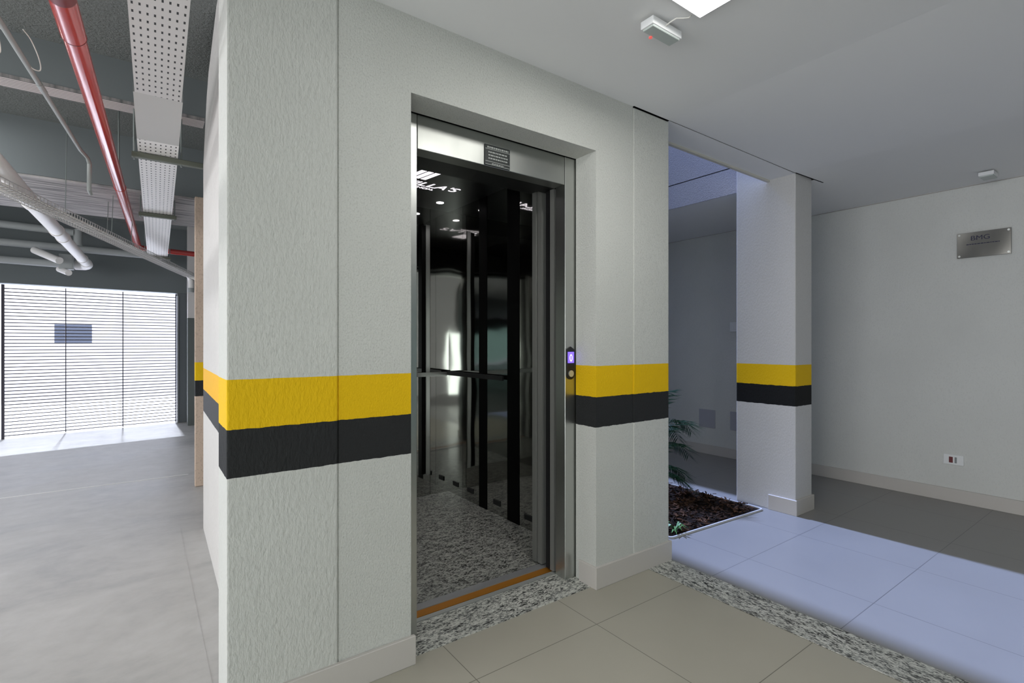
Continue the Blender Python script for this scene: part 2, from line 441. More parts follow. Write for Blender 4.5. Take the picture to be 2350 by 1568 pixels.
# gate wall at the far end, turned about six degrees
G0 = V((.416, 7.403, 0)); gd = V((-.9861, -.1662, 0)); gn = V((.1662, -.9861, 0))   # along, towards camera
def gp(s, n, z): return G0+gd*s+gn*n+V((0, 0, z))
def gbox(mb, s0, s1, n0, n1, z0, z1):
    vs = [mb.bm.verts.new(gp(s, n, z)) for z in (z0, z1) for (s, n) in ((s0, n0), (s1, n0), (s1, n1), (s0, n1))]
    for f in ((3, 2, 1, 0), (4, 5, 6, 7), (0, 1, 5, 4), (1, 2, 6, 5), (2, 3, 7, 6), (3, 0, 4, 7)): mb.bm.faces.new([vs[i] for i in f])
    return mb
w = gbox(MB(), -.5, 6.6, -.15, .05, 1.945, 3.0)
struct('wall_gate', w, M['beam'], 'dark grey wall band above the slatted gate', 'wall')
w = gbox(MB(), -2.2, -.11, -.15, 0, 0, 3.0)
struct('wall_gate.001', w, M['beam'], 'hidden wall right of the gate', 'wall')
w = gbox(MB(), 4.6, 6.6, -.15, .05, 0, 3.0)
struct('wall_gate.002', w, M['beam'], 'hidden wall left of the gate', 'wall')
struct('column.001', MB().box(.356, .52, 3.21, 3.27, 0, 2.42).bevel(.004, 1), M['col_garage'], 'narrow brownish column with painted bands behind the lift shaft', 'column')
struct('column.002', MB().box(.535, .70, 6.94, 7.12, 1.56, 2.9), M['post_light'], 'pale upper half of the far wall end beside the gate', 'column')
struct('column.003', MB().box(.533, .70, 6.937, 7.12, 0, 1.56), M['post_dado'], 'dark painted lower half of the far wall end beside the gate', 'column')

# ================================================================== LIFT ENTRANCE
ent = thing('elevator_entrance', 'brushed steel lift entrance frame set into the white wall', 'elevator entrance', (1.3, .15, 0))
MB().box(.813, .909, .150, .23, .004, 2.137).bevel(.002, 1).build('jamb', M['steel'], ent)
jr = MB().prism([(1.7205, .15), (1.80, .15), (1.80, .24), (1.7255, .228)], 'z', .004, 2.137).bevel(.0015, 1).build('jamb', M['steel'], ent)
MB().box(.911, 1.7185, .151, .23, 1.996, 2.137).bevel(.002, 1).build('header', M['header'], ent)
sill = MB().box(.88, 1.80, .236, .262, -.04, .006).build('sill', M['alu_light'], ent)
MB().box(.88, 1.80, .262, .272, -.04, -.004).build('sill_gap', M['gap'], sill)
MB().box(.88, 1.80, .272, .320, -.04, .003).build('door_track', M['brass'], sill)
MB().box(.88, 1.80, .320, .372, -.04, .006).build('car_sill', M['alu'], sill)
MB().box(.88, 1.80, .372, .380, -.04, .0).build('sill_gap', M['gap'], sill)
pl = MB().box(1.236, 1.376, .146, .151, 1.999, 2.092).bevel(.0015, 1).build('notice_plate', M['plate_dark'], ent)
tx = MB()
def dash(x0, x1, z, h, y=.1455):
    x = x0
    while x < x1-.003:
        wd = random.uniform(.005, .016); wd = min(wd, x1-x)
        tx.quad((x, y, z), (x+wd, y, z), (x+wd, y, z+h), (x, y, z+h)); x += wd+.0028
dash(1.250, 1.366, 2.0765, .0075)
for z in (2.071, 2.0155, 2.0015): tx.quad((1.240, .1455, z), (1.373, .1455, z), (1.373, .1455, z+.002), (1.240, .1455, z+.002))
for z in (2.056, 2.042, 2.028): dash(1.256, 1.362, z, .0055)
dash(1.275, 1.34, 2.006, .004)
tx.build('notice_lettering', M['plate_txt'], pl)

MB().prism([(1.728, .245), (2.0, .245), (2.0, .275), (1.728, .275)], 'z', .01, 2.06).build('door_leaf', M['door_edge'], ent)
MB().box(1.734, 2.0, .285, .315, .01, 2.06).build('door_leaf', M['black'], ent)

car = thing('elevator_car', 'steel lined lift car with granite floor and dark lit ceiling', 'elevator car', (1.45, 1.15, 0))
MB().box(1.733, 2.0, .350, .385, .01, 2.06).build('door_leaf', M['door_edge'], car)
MB().box(1.728, 2.0, .392, .425, .01, 2.06).build('door_leaf', M['door_edge'], car)
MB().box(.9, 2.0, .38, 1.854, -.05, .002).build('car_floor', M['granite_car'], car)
for xa, xb in ((.9, 1.3635), (1.3665, 1.8325), (1.8355, 2.0)):
    MB().box(xa, xb, 1.854, 1.88, .002, 2.255).build('back_panel', M['steel_car'], car)
mir = MB().box(1.08, 1.795, 1.848, 1.853, .17, 2.12).bevel(.0015, 1).build('mirror', M['mirror'], car)
MB().box(1.795, 1.830, 1.846, 1.8535, .165, 2.125).bevel(.002, 1).build('mirror_trim', M['steel'], mir)
MB().box(1.758, 1.792, 1.846, 1.8475, .175, 2.115).build('mirror_reflection', M['black_gloss'], mir)  # reflected black strip, laid on the mirror as a dark sheet
for ya, yb in ((.44, .902), (1.039, 1.288), (1.396, 1.63), (1.633, 1.854)):
    MB().box(2.0, 2.03, ya, yb, .002, 2.255).build('side_panel', M['steel_car'], car)
for ya, yb in ((.904, 1.037), (1.29, 1.394)):
    MB().box(1.997, 2.03, ya, yb, .002, 2.255).build('black_strip', M['black_gloss'], car)
MB().box(.87, .9, .44, 1.854, .002, 2.255).build('side_panel', M['steel_car'], car)
MB().box(1.9, 2.03, .42, .44, .002, 2.255).build('return_panel', M['steel_car'], car)
MB().box(.87, .93, .40, .44, .002, 2.255).build('return_panel', M['steel_car'], car)
cc = MB().box(.87, 2.03, .38, 1.88, 2.255, 2.30).build('car_ceiling', M['car_ceil'], car)
MB().box(.87, 2.03, .33, .44, 2.02, 2.255).build('car_header', M['black'], car)
MB().box(.87, 2.03, .235, .33, 2.0, 2.3).build('door_operator', M['black'], car)
for (yc, zc) in ((1.737, .086), (1.516, .087), (1.163, .085), (.805, .08)):
    vt = MB().box(1.994, 2.0, yc-.042, yc+.042, zc-.018, zc+.018).bevel(.002, 1).build('floor_vent', M['black'], car)
hr = MB().box(1.955, 1.968, 1.038, 1.80, .944, .976)
for y_ in (1.15, 1.68): hr.box(1.968, 2.0, y_-.01, y_+.01, .95, .97)
hr.build('handrail', M['black'], car)
hr = MB().box(.95, 1.955, 1.80, 1.813, .938, .970)
for x_ in (1.2, 1.84): hr.box(x_-.01, x_+.01, 1.813, 1.854, .945, .965)
hr.build('handrail', M['steel'], car)
dl = MB().tube([(1.813, 1.649, 2.2535), (1.813, 1.649, 2.2555)], .028, 24).build('downlight', M['glow'], cc)
down = Matrix.Rotation(math.pi, 4, 'X')
text_mesh('logo_lettering', "VILLA'S", .118, M['logo'], cc, Matrix.Translation((1.365, 1.352, 2.254)) @ down, .0006, .25, 1.07)
text_mesh('logo_lettering', "RESIDENCIAL", .043, M['logo'], cc, Matrix.Translation((1.372, 1.405, 2.254)) @ down, .0006, .0, .98)
bars = MB()
for k in range(3):
    xa = 1.352+.047*k
    bars.prism([(xa, 1.225), (xa+.034, 1.225), (xa+.066, 1.04), (xa+.032, 1.04)], 'z', 2.2535, 2.2548)
bars.build('logo_bars', M['logo'], cc)

cp = thing('call_panel', 'black lift call panel with blue floor display on the steel frame', 'call panel', (1.754, .15, 1.09))
n = 10
prof = [(1.728, 1.166), (1.754, 1.181), (1.780, 1.166)]
prof += [(1.754+.026*math.cos(-a), 1.040-.026*math.sin(a)) for a in [math.pi*i/n for i in range(n+1)]]
MB().prism(prof, 'y', .1435, .150).build('housing', M['black'], cp)
sc = MB().box(1.733, 1.774, .1415, .1437, 1.098, 1.154).build('display', M['screen'], cp)
mx = Matrix.Translation((1.7535, .1413, 1.106)) @ Matrix.Rotation(R(90), 4, 'X')
text_mesh('digit', "0", .052, M['digit'], sc, mx, .0003, 0, .8, 'CENTER')
bt = MB().tube([(1.754, .1437, 1.044), (1.754, .1385, 1.044)], .0165, 24).build('button', M['alu_light'], cp); smooth_angle(bt)

# ================================================================== LOBBY FITTINGS
cl = thing('ceiling_light', 'square white led panel light glowing on the lobby ceiling', 'ceiling light', (1.48, -.84, 2.42))
MB().box(1.278, 1.682, -1.044, -.638, 2.412, 2.4255).bevel(.002, 1).build('frame', M['white_plastic'], cl)
MB().box(1.285, 1.675, -1.037, -.645, 2.4085, 2.4122).build('diffuser', M['panel_glow'], cl)

em = thing('emergency_light', 'white emergency light box with red led hanging beside the led panel', 'emergency light', (1.61, -.52, 2.40), 'emergency lights on the lobby ceiling')
MB().box(1.528, 1.702, -.548, -.488, 2.386, 2.416).bevel(.004, 2).build('housing', M['white_plastic'], em)
MB().box(1.535, 1.695, -.543, -.493, 2.380, 2.388).bevel(.002, 1).build('lens', M['emerg'], em)
MB().box(1.545, 1.565, -.518, -.508, 2.414, H).build('mount', M['black'], em)
MB().box(1.665, 1.685, -.518, -.508, 2.414, H).build('mount', M['black'], em)
MB().tube([(1.585, -.49, 2.3803), (1.585, -.49, 2.376)], .007, 12).build('indicator', mat('red_led', (.6, .1, .1), .4, emit=(1, .15, .12), estr=.5), em)
MB().tube([(1.60, -.548, 2.40), (1.607, -.57, 2.408), (1.615, -.585, 2.414), (1.635, -.598, 2.415), (1.655, -.612, 2.418), (1.66, -.618, H)], .0028, 8).build('wire', M['cable'], em, True)
em2 = thing('emergency_light.001', 'small white emergency light on the ceiling above the wall plaque', 'emergency light', (4.66, -.87, 2.35), 'emergency lights on the lobby ceiling')
zc = czx(4.66)
e2 = MB().box(4.60, 4.73, -.915, -.835, zc-.034, zc-.008).bevel(.004, 2).build('housing', M['white_plastic'], em2)
MB().box(4.607, 4.723, -.91, -.84, zc-.040, zc-.032).build('lens', M['emerg'], em2)
MB().box(4.65, 4.68, -.88, -.865, zc-.01, zc).build('mount', M['black'], em2)

pq = thing('wall_sign_plaque', 'rectangular steel plaque on four studs on the right wall', 'plaque', (4.94, -.80, 1.92))
MB().box(4.925, 4.929, -.945, -.652, 1.828, 2.012).bevel(.001, 1).build('plate', M['plaque'], pq)
for (y, z) in ((-.665, 1.998), (-.932, 1.998), (-.665, 1.842), (-.932, 1.842)):
    smooth_angle(MB().tube([(4.945, y, z), (4.9235, y, z)], .007, 14).build('stud', M['alu_light'], pq))
mx = Matrix.Translation((4.9247, -.727, 1.952)) @ Matrix.Rotation(R(-90), 4, 'Z') @ Matrix.Rotation(R(90), 4, 'X')
text_mesh('lettering', "BMG", .047, M['plaque_txt'], pq, mx, .0003, 0, 1.12)
t2 = MB(); y = -.705
while y > -.885:
    wd = random.uniform(.006, .018); t2.quad((4.9246, y, 1.921), (4.9246, y-wd, 1.921), (4.9246, y-wd, 1.927), (4.9246, y, 1.927)); y -= wd+.003
t2.build('small_lettering', M['plaque_txt'], pq)

ot = thing('power_outlet', 'white power outlet with dark red socket low on the right wall', 'outlet', (4.94, -.63, .32))
MB().box(4.933, 4.945, -.688, -.570, .282, .356).bevel(.003, 2).build('plate', M['white_plastic'], ot)
MB().box(4.930, 4.9345, -.626, -.603, .296, .340).bevel(.0015, 1).build('socket', M['red_dark'], ot)
MB().box(4.9315, 4.9345, -.649, -.636, .296, .340).bevel(.001, 1).build('blank_module', M['grey_mod'], ot)
tag(MB().box(4.937, 4.945, 1.338, 1.532, .285, .48).bevel(.002, 1).build('blank_cover_plate', M['grey_plate']), 'square grey cover plate low on the corridor wall, left of the pair', 'cover plate', 'grey plates on the corridor wall')  # plain blank cover, not a switch
tag(MB().box(4.937, 4.945, 1.00, 1.168, .295, .488).bevel(.002, 1).build('blank_cover_plate.001', M['grey_plate']), 'square grey cover plate half hidden behind the column', 'cover plate', 'grey plates on the corridor wall')
sw = thing('switch_box', 'small white switch box on the corridor wall beside the column edge', 'switch', (4.94, 1.11, 1.36))
MB().box(4.925, 4.945, 1.05, 1.165, 1.315, 1.413).bevel(.004, 2).build('housing', M['white_plastic'], sw)
MB().box(4.921, 4.926, 1.08, 1.135, 1.335, 1.393).bevel(.002, 1).build('rocker', M['white_plastic'], sw)

# ================================================================== GARDEN
GX0, GX1, GY1 = 2.605, 3.60, 3.4
def gy(x): return .172-.055*(x-2.6)
def round_poly(pts_, r=.035, n=5):
    out = []
    for i, p in enumerate(pts_):
        a = V(pts_[i-1]); b = V(p); d = V(pts_[(i+1) % len(pts_)])
        u = (a-b).normalized(); w_ = (d-b).normalized()
        for k in range(n+1):
            t = k/n
            p0, p1, p2 = b+u*r, b, b+w_*r
            out.append(tuple((1-t)**2*p0+2*t*(1-t)*p1+t*t*p2))
    return out
outer = round_poly([(GX0, gy(GX0)), (GX1, gy(GX1)), (GX1, GY1), (GX0, GY1)])
inner = round_poly([(GX0+.009, gy(GX0)+.009), (GX1-.009, gy(GX1)+.009), (GX1-.009, GY1-.009), (GX0+.009, GY1-.009)], .03)
e = MB(); n = len(outer)
ov = [[e.bm.verts.new((*p, z)) for p in outer] for z in (0, .012)]; iv = [[e.bm.verts.new((*p, z)) for p in inner] for z in (0, .012)]
for i in range(n):
    j = (i+1) % n
    e.bm.faces.new((ov[0][i], ov[0][j], ov[1][j], ov[1][i])); e.bm.faces.new((iv[0][i], iv[1][i], iv[1][j], iv[0][j]))
    e.bm.faces.new((ov[1][i], ov[1][j], iv[1][j], iv[1][i]))
tag(e.build('garden_edging', M['edging']), 'thin white edging around the mulch bed', 'edging')
b = MB(); vs = [b.bm.verts.new((*p, .004)) for p in inner]; b.bm.faces.new(vs)
struct('ground', b, M['earth'], 'dark soil of the planting bed in the light well', 'soil bed')
mu = MB()
for k in range(3000):
    x = random.uniform(GX0+.03, GX1-.03); y = random.uniform(gy(x)+.03, 1.9 if k < 2700 else GY1-.05)
    z = .008+abs(random.gauss(0, .012))
    L, W_, T = random.uniform(.015, .045), random.uniform(.008, .02), random.uniform(.002, .006)
    m4 = Matrix.Translation((x, y, z)) @ Matrix.Rotation(random.uniform(0, 6.28), 4, 'Z') @ Matrix.Rotation(random.gauss(0, .35), 4, 'X') @ Matrix.Rotation(random.gauss(0, .35), 4, 'Y')
    c8 = [mu.bm.verts.new(m4 @ V((sx*L/2*random.uniform(.7, 1), sy*W_/2*random.uniform(.6, 1), sz*T/2))) for sz in (-1, 1) for (sx, sy) in ((-1, -1), (1, -1), (1, 1), (-1, 1))]
    for f in ((3, 2, 1, 0), (4, 5, 6, 7), (0, 1, 5, 4), (1, 2, 6, 5), (2, 3, 7, 6), (3, 0, 4, 7)): mu.bm.faces.new([c8[i] for i in f])
tag(mu.build('bark_mulch', M['bark']), 'dark brown bark chips covering the planting bed', 'mulch', None, 'stuff')

palm = thing('potted_palm', 'green palm with arching feathery fronds beside the pillar', 'palm', (3.02, .78, .01))
palm.name = 'garden_palm'; WLOC['garden_palm'] = V((3.02, .78, .01))
PC = V((3.02, .78, 0))
st = MB()
for k in range(4):
    a = k*1.6; st.tube([PC+V((.03*math.cos(a), .03*math.sin(a), .0)), PC+V((.05*math.cos(a), .05*math.sin(a), .22))], .016, 8, r2=.010)
st.build('stem', M['stem'], palm, True)
def frond(tip, rise, nl=26, wid=.21):
    f = MB(); p0 = PC+V((0, 0, .15)); p2 = V(tip); p1 = p0*.45+p2*.55; p1.z = max(p0.z, p2.z)+rise
    pt = lambda t: p0*(1-t)**2+p1*2*t*(1-t)+p2*t*t
    f.tube([pt(i/12) for i in range(13)], .005, 6, r2=.0015)
    for i in range(nl):
        t = .25+.75*i/(nl-1); p = pt(t); d = (pt(min(1, t+.02))-pt(t-.02)).normalized()
        sd = d.cross(V((0, 0, 1)))
        if sd.length < .1: sd = V((0, 1, 0))
        sd.normalize()
        L = wid*(math.sin(math.pi*(.12+.83*(t-.25)/.75))*.75+.3)
        for s in (-1, 1):
            dr = (sd*s*.75+d*.75+V((0, 0, -.12+random.uniform(-.15, .12)))).normalized()
            q = p+dr*L*random.uniform(.85, 1.1); q.z -= L*.18; mid = p*.5+q*.5+V((0, 0, L*.06))
            nrm = d*.0065
            a_, b_, c_ = f.bm.verts.new(p-nrm*.5), f.bm.verts.new(p+nrm*.5), f.bm.verts.new(mid+nrm)
            d_, e_ = f.bm.verts.new(mid-nrm), f.bm.verts.new(q)
            f.bm.faces.new((a_, b_, c_, d_)); f.bm.faces.new((d_, c_, e_))
    f.build('frond', M['leaf'], palm)
for tip, rise in (((3.36, .80, .80), .10), ((3.52, .66, .50), .30), ((3.54, .80, .42), .34), ((3.54, .70, .30), .30), ((3.47, .68, .14), .22), ((3.42, .62, .09), .16),
                  ((3.40, .95, .74), .15), ((3.2, 1.3, .6), .3), ((2.7, 1.2, .7), .3), ((2.9, 1.2, .8), .1)):
    frond(tip, rise)
gt = MB()
for k in range(16):
    a = random.uniform(0, 6.28); L = random.uniform(.05, .10); p = V((2.72, .225, .012)); hz = random.uniform(.02, .06)
    d = V((math.cos(a), math.sin(a), 0)); s = V((-d.y, d.x, 0))*.006
    q1 = p+d*L*.55+V((0, 0, hz)); q2 = p+d*L+V((0, 0, hz*.55))
    vs = [gt.bm.verts.new(v) for v in (p-s*.6, p+s*.6, q1+s, q1-s, q2)]
    gt.bm.faces.new(vs[:4]); gt.bm.faces.new((vs[3], vs[2], vs[4]))
tag(gt.build('spider_plant', M['leaf_light']), 'small bright green grassy plant at the bed corner', 'plant')

# ================================================================== GARAGE SERVICES
# red fire pipe
fp = thing('fire_pipe', 'glossy red fire pipe running along the garage ceiling', 'pipe', (-.13, 3, 2.35))
def rp(y): return (-.22+(y-.509)*.0334, y, 2.37)
smooth_angle(MB().tube([rp(-1.5), rp(6.0)], .036, 24).build('pipe', M['red'], fp))
smooth_angle(MB().tube([rp(.512), rp(.785)], .0395, 24).build('coupling', M['red'], fp))
MB().tube([rp(.783), rp(.788)], .0402, 24).build('ring', M['red_ring'], fp)
smooth_angle(MB().tube([rp(.46), rp(.515)], .0415, 24).build('coupling', M['red_ring'], fp))
smooth_angle(MB().tube([rp(3.05), rp(3.075)], .0385, 24).build('ring', M['red'], fp))
MB().tube([(rp(2.95)[0], 2.95, 2.39), (rp(2.95)[0], 2.95, 2.9)], .005, 8).build('hanger_rod', M['rod'], fp)
p = rp(5.98)
smooth_angle(MB().tube([p, (.1, 6.03, 2.37), (.66, 6.14, 2.37)], .033, 16).build('branch_pipe', M['red'], fp))

# perforated cable tray
def tray(name, p0, p1, w0, w1, m, parent, side_h=.05):
    p0, p1 = V(p0), V(p1); d = p1-p0; L = d.length; sd = V((d.y, -d.x, 0)).normalized()
    b = MB(); uvl = b.bm.loops.layers.uv.new('UVMap')
    def face(q, uv):
        f = b.bm.faces.new([b.bm.verts.new(v) for v in q])
        for lp, c_ in zip(f.loops, uv): lp[uvl].uv = c_
    a0, a1, b0, b1 = p0-sd*w0/2, p0+sd*w0/2, p1-sd*w1/2, p1+sd*w1/2
    face((a0, a1, b1, b0), ((0, 0), (.202, 0), (.202, L), (0, L)))
    up = V((0, 0, side_h))
    for (u, v) in ((a0, b0), (a1, b1)): face((u, v, v+up, u+up), ((.0, 0), (0.0, L), (.0005, L), (.0005, 0)))
    bmesh.ops.remove_doubles(b.bm, verts=b.bm.verts, dist=.0005)
    off = WLOC[parent.name]; me = bpy.data.meshes.new(name)
    bmesh.ops.translate(b.bm, verts=b.bm.verts, vec=-off); b.bm.to_mesh(me); b.bm.free(); me.materials.append(m)
    o = bpy.data.objects.new(name, me); COL.objects.link(o); o.parent = parent; WLOC[o.name] = off.copy(); return o
ct = thing('cable_tray', 'perforated white cable tray hanging along the garage ceiling', 'cable tray', (.09, 2, 2.4))
def T(y):
    z = 2.522-(y-.3)*.078 if y < 2.1 else 2.382-(y-2.1)*.0375
    return (.052+(y-.59)*.0192, y, z)
tray('tray_section', T(-.8), T(1.36), .200, .195, M['perforated'], ct)
tray('cover_section', T(1.36), T(1.93), .206, .206, M['tray_plain'], ct)
tray('tray_section', T(1.93), T(2.12), .206, .206, M['perforated_lit'], ct)
tray('tray_section', T(2.12), T(3.65), .206, .206, M['perforated_lit'], ct)
tray('tray_section', T(3.65), T(5.72), .206, .200, M['perforated_lit'], ct)
labs = ['dark trapeze hanger nearest under the perforated cable tray', 'dark trapeze hanger midway under the perforated cable tray', 'dark trapeze hanger farthest under the perforated cable tray']
for y, lab in zip((2.14, 3.63, 5.70), labs):
    c_ = V(T(y)); top = 2.9 if y != 3.63 else 2.47
    h = thing('tray_hanger', lab, 'hanger', (c_.x, y, c_.z), 'trapeze hangers under the cable tray')
    MB().box(c_.x-.135, c_.x+(.135 if y != 2.14 else .26), y-.02, y+.02, c_.z-.036, c_.z-.004).bevel(.003, 1).build('channel', M['strut'], h)
    for s in (-1, 1): MB().tube([(c_.x+s*.122, y, c_.z-.05), (c_.x+s*.122, y, top)], .005, 8).build('rod', M['rod'], h)

# thin conduit and loose cable
tc = thing('conduit', 'thin grey conduit slanting under the first garage beam', 'conduit', (-.35, 1.6, 2.4))
smooth_angle(MB().tube([(-.52, -.2, 2.4), (-.429, .902, 2.4), (-.31, 2.38, 2.4), (-.285, 2.5, 2.395), (-.278, 2.545, 2.37), (-.280, 2.55, 2.20), (-.275, 2.60, 2.185)], .0108, 12).build('pipe', M['conduit'], tc))
smooth_angle(MB().tube([(-.386, 1.43, 2.4), (-.378, 1.53, 2.4)], .0128, 12).build('coupling', M['conduit'], tc))
def cub(pts_, n=8):
    pts_ = [V(p) for p in pts_]; out = []
    for i in range(len(pts_)-1):
        p0 = pts_[max(0, i-1)]; p1 = pts_[i]; p2 = pts_[i+1]; p3 = pts_[min(len(pts_)-1, i+2)]
        for k in range(n):
            t = k/n; out.append(.5*((2*p1)+(p2-p0)*t+(2*p0-5*p1+4*p2-p3)*t*t+(3*p1-p0-3*p2+p3)*t**3))
    out.append(pts_[-1]); return out
tag(MB().tube(cub([(-.3866, 1.05, 2.46), (-.372, 1.12, 2.455), (-.358, 1.20, 2.42), (-.362, 1.27, 2.40), (-.385, 1.26, 2.395), (-.40, 1.24, 2.41), (-.43, 1.12, 2.43), (-.45, 1.0, 2.42), (-.46, 1.10, 2.37), (-.48, 1.06, 2.36), (-.52, 1.0, 2.39)]), .0022, 6).build('loose_cable', M['cable'], None, True),
    'thin white loose cable looped around the thin conduit', 'cable')

# large drain pipe
dp = thing('drain_pipe', 'large pale drain pipe running to the gate with elbow end', 'pipe', (-.6, 4.5, 2.2))
def dq(y): return (-.656+(y-2.306)*.021, y, 2.2)
smooth_angle(MB().tube([dq(-1), dq(6.55)], .05, 20).build('pipe', M['pvc'], dp))
for y in (3.15, 4.25, 4.62, 6.1): smooth_angle(MB().tube([dq(y), dq(y+.07)], .056, 20).build('collar', M['pvc'], dp))
e0 = V(dq(6.5))
smooth_angle(MB().tube(cub([e0, e0+V((.004, .14, -.006)), e0+V((-.03, .24, -.008)), e0+V((-.12, .27, -.008))], 5), .057, 18).build('elbow', M['pvc'], dp))
pg = 'horizontal pipes beside the gate wall'
hp = thing('water_pipe', 'upper horizontal grey pipe above the gate, turning down', 'pipe', (-1.3, 6.72, 2.62), pg)
smooth_angle(MB().tube([(-2.2, 6.72, 2.645), (-.70, 6.72, 2.60)], .045, 16).build('pipe', M['pvc_grey'], hp))
smooth_angle(MB().tube([(-.66, 6.72, 2.64), (-.66, 6.72, 2.44)], .045, 16).build('drop', M['pvc_grey'], hp))
hp = thing('water_pipe.001', 'middle horizontal grey pipe above the gate, longest of the three', 'pipe', (-1.0, 6.74, 2.41), pg)
smooth_angle(MB().tube([(-2.2, 6.74, 2.42), (.22, 6.80, 2.395)], .045, 16).build('pipe', M['pvc_grey'], hp))
hp = thing('water_pipe.002', 'lowest horizontal grey pipe above the gate, meeting the drain elbow', 'pipe', (-1.3, 6.76, 2.19), pg)
smooth_angle(MB().tube([(-2.2, 6.76, 2.21), (-.62, 6.76, 2.19)], .045, 16).build('pipe', M['pvc_grey'], hp))
jb = thing('junction_box', 'grey junction box between the horizontal pipes above the gate', 'junction box', (-.76, 6.62, 2.2))
MB().box(-.83, -.692, 6.58, 6.68, 2.115, 2.30).bevel(.006, 2).build('housing', M['pvc_grey'], jb)
MB().box(-.82, -.702, 6.575, 6.582, 2.125, 2.29).bevel(.002, 1).build('cover', M['pvc_grey'], jb)
smooth_angle(tag(MB().tube([(-1.06, 6.66, 2.33), (-.80, 6.35, 2.185)], .042, 18).build('pipe_stub', M['pvc']), 'short pale slanting pipe stub above the lowest horizontal pipe', 'pipe stub', 'short pipe stubs by the junction box'))
smooth_angle(tag(MB().tube([(-.835, 6.70, 2.12), (-.73, 6.49, 2.06)], .036, 18).build('pipe_stub.001', M['pvc']), 'short pale slanting pipe stub below the junction box', 'pipe stub', 'short pipe stubs by the junction box'))

# wire basket tray with cables
wt = thing('wire_basket_tray', 'galvanised wire basket cable tray crossing diagonally to the column', 'wire tray', (-.1, 4.4, 2.1))
A, B = V((-.84, 1.86, 2.1)), V((.53, 6.45, 2.1)); d = (B-A).normalized(); sd = V((d.y, -d.x, 0)); L = (B-A).length
wm = MB()
for (o_, z) in ((-.06, 0), (-.02, 0), (.02, 0), (.06, 0), (-.06, .045), (.06, .045)):
    wm.tube([A+sd*o_+V((0, 0, z)), B+sd*o_+V((0, 0, z))], .0028, 5)
for k in range(int(L/.042)):
    c_ = A+d*(k*.042)
    wm.tube([c_-sd*.06+V((0, 0, .045)), c_-sd*.06, c_+sd*.06, c_+sd*.06+V((0, 0, .045))], .0028, 4)
wm.build('basket', M['galv'], wt)
for s, o_ in ((1.5, -.06), (2.0, .06), (2.25, -.06), (2.45, .06)):
    c_ = A+d*s+sd*o_+V((0, 0, .04)); zt = 2.9 if not 3.5 < c_.y < 4.75 else 2.465
    MB().tube([c_, (c_.x+.01, c_.y, zt)], .003, 5).build('hanger_wire', M['rod'], wt)
cb = MB()
for k in range(6):
    o_ = -.04+.016*k
    cb.tube(cub([A+d*(L*t)+sd*(o_+random.uniform(-.012, .012))+V((0, 0, .012+random.uniform(0, .02))) for t in (.0, .25, .5, .75, .9, 1.)]+[B+V((.10+.01*k, .08, -.05))], 4), .006, 6)
tag(cb.build('cable_bundle', M['cable'], None, True), 'bundle of white cables lying in the wire basket tray', 'cables')
dr = thing('hanging_conduit', 'white conduit end dropping beside the far wall end', 'conduit', (.565, 6.88, 2.0))
smooth_angle(MB().tube(cub([(.49, 6.72, 2.17), (.545, 6.84, 2.15), (.567, 6.88, 2.08), (.568, 6.885, 1.935)], 5), .034, 14).build('pipe', M['pvc'], dr))
smooth_angle(MB().tube([(.568, 6.885, 1.99), (.568, 6.885, 1.93)], .038, 14).build('collar', M['pvc_grey'], dr))

# ------------------------------------------------------------------ slatted gate
gate = thing('slatted_gate', 'wide horizontal slat gate with bright daylight behind', 'gate', tuple(gp(.9, 0, 0)))
N = 44
def slats(s0, s1):
    b_ = MB()
    for k in range(N):
        z = .035+k*(1.875/(N-1))*.985
        gbox(b_, s0, s1, -.012, .006, z-.006, z+.006)
    return b_
cuts = [.01, .645, 1.255, 1.83]
for s0, s1 in zip(cuts, cuts[1:]): slats(s0, s1).build('slat_panel', M['gate'], gate)
for s_ in cuts[1:-1]: gbox(MB(), s_-.0045, s_+.0045, -.02, .014, .01, 1.925).build('post', M['gate'], gate)
gbox(MB(), 1.83, 1.86, -.03, .02, 0, 1.93).build('post', M['gate'], gate)
gbox(MB(), -.005, .012, -.02, .014, .01, 1.93).build('post', M['gate'], gate)
gate2 = thing('slatted_gate.001', 'neighbouring slat gate leaf cut off by the photo left edge', 'gate', tuple(gp(2.6, 0, 0)))
slats(1.90, 4.5).build('slat_panel', M['gate'], gate2)
gbox(MB(), 1.885, 1.905, -.03, .02, 0, 1.93).build('post', M['gate'], gate2)
gpo = thing('gate_post', 'wide grey metal gate post right of the slatted gate', 'post', tuple(gp(-.05, 0, 0)))
gbox(MB(), -.12, .0, -.06, .06, 0, 1.945).bevel(.004, 1).build('post', M['post'], gpo)
gbox(MB(), -.012, .006, .03, .075, 0, 1.9).build('guide_rail', M['alu'], gpo)

# outside
struct('street', MB().box(-9, 14, 7.35, 22, -.08, -.01), M['outside'], 'sunlit pale paving outside the gate', 'street')
hs = thing('house', 'bright white house across the street seen through the gate', 'house', (-1, 14, 0))
MB().box(-9, 9, 14, 17, -.05, 2.7).build('wall', M['house'], hs)
wf = MB().box(-1.66, -.95, 13.97, 14.02, 1.17, 1.65).build('window', M['house'], hs)
MB().box(-1.64, -.97, 13.955, 13.975, 1.19, 1.63).build('pane', M['house_win'], wf)
struct('street.001', MB().box(-9, 24, -30, -18, -.08, -.01), M['asphalt'], 'paving outside the entrance behind the viewpoint', 'street')
struct('floor_entrance', MB().box(-2, 18, -18, -5, -.08, -.005), M['tile_light'], 'hidden floor of the entrance passage behind the viewpoint', 'floor')
struct('ceiling_entrance', MB().box(-2, 18, -18, -5.05, 2.6, 2.7), M['ceiling'], 'hidden ceiling of the entrance passage', 'ceiling')
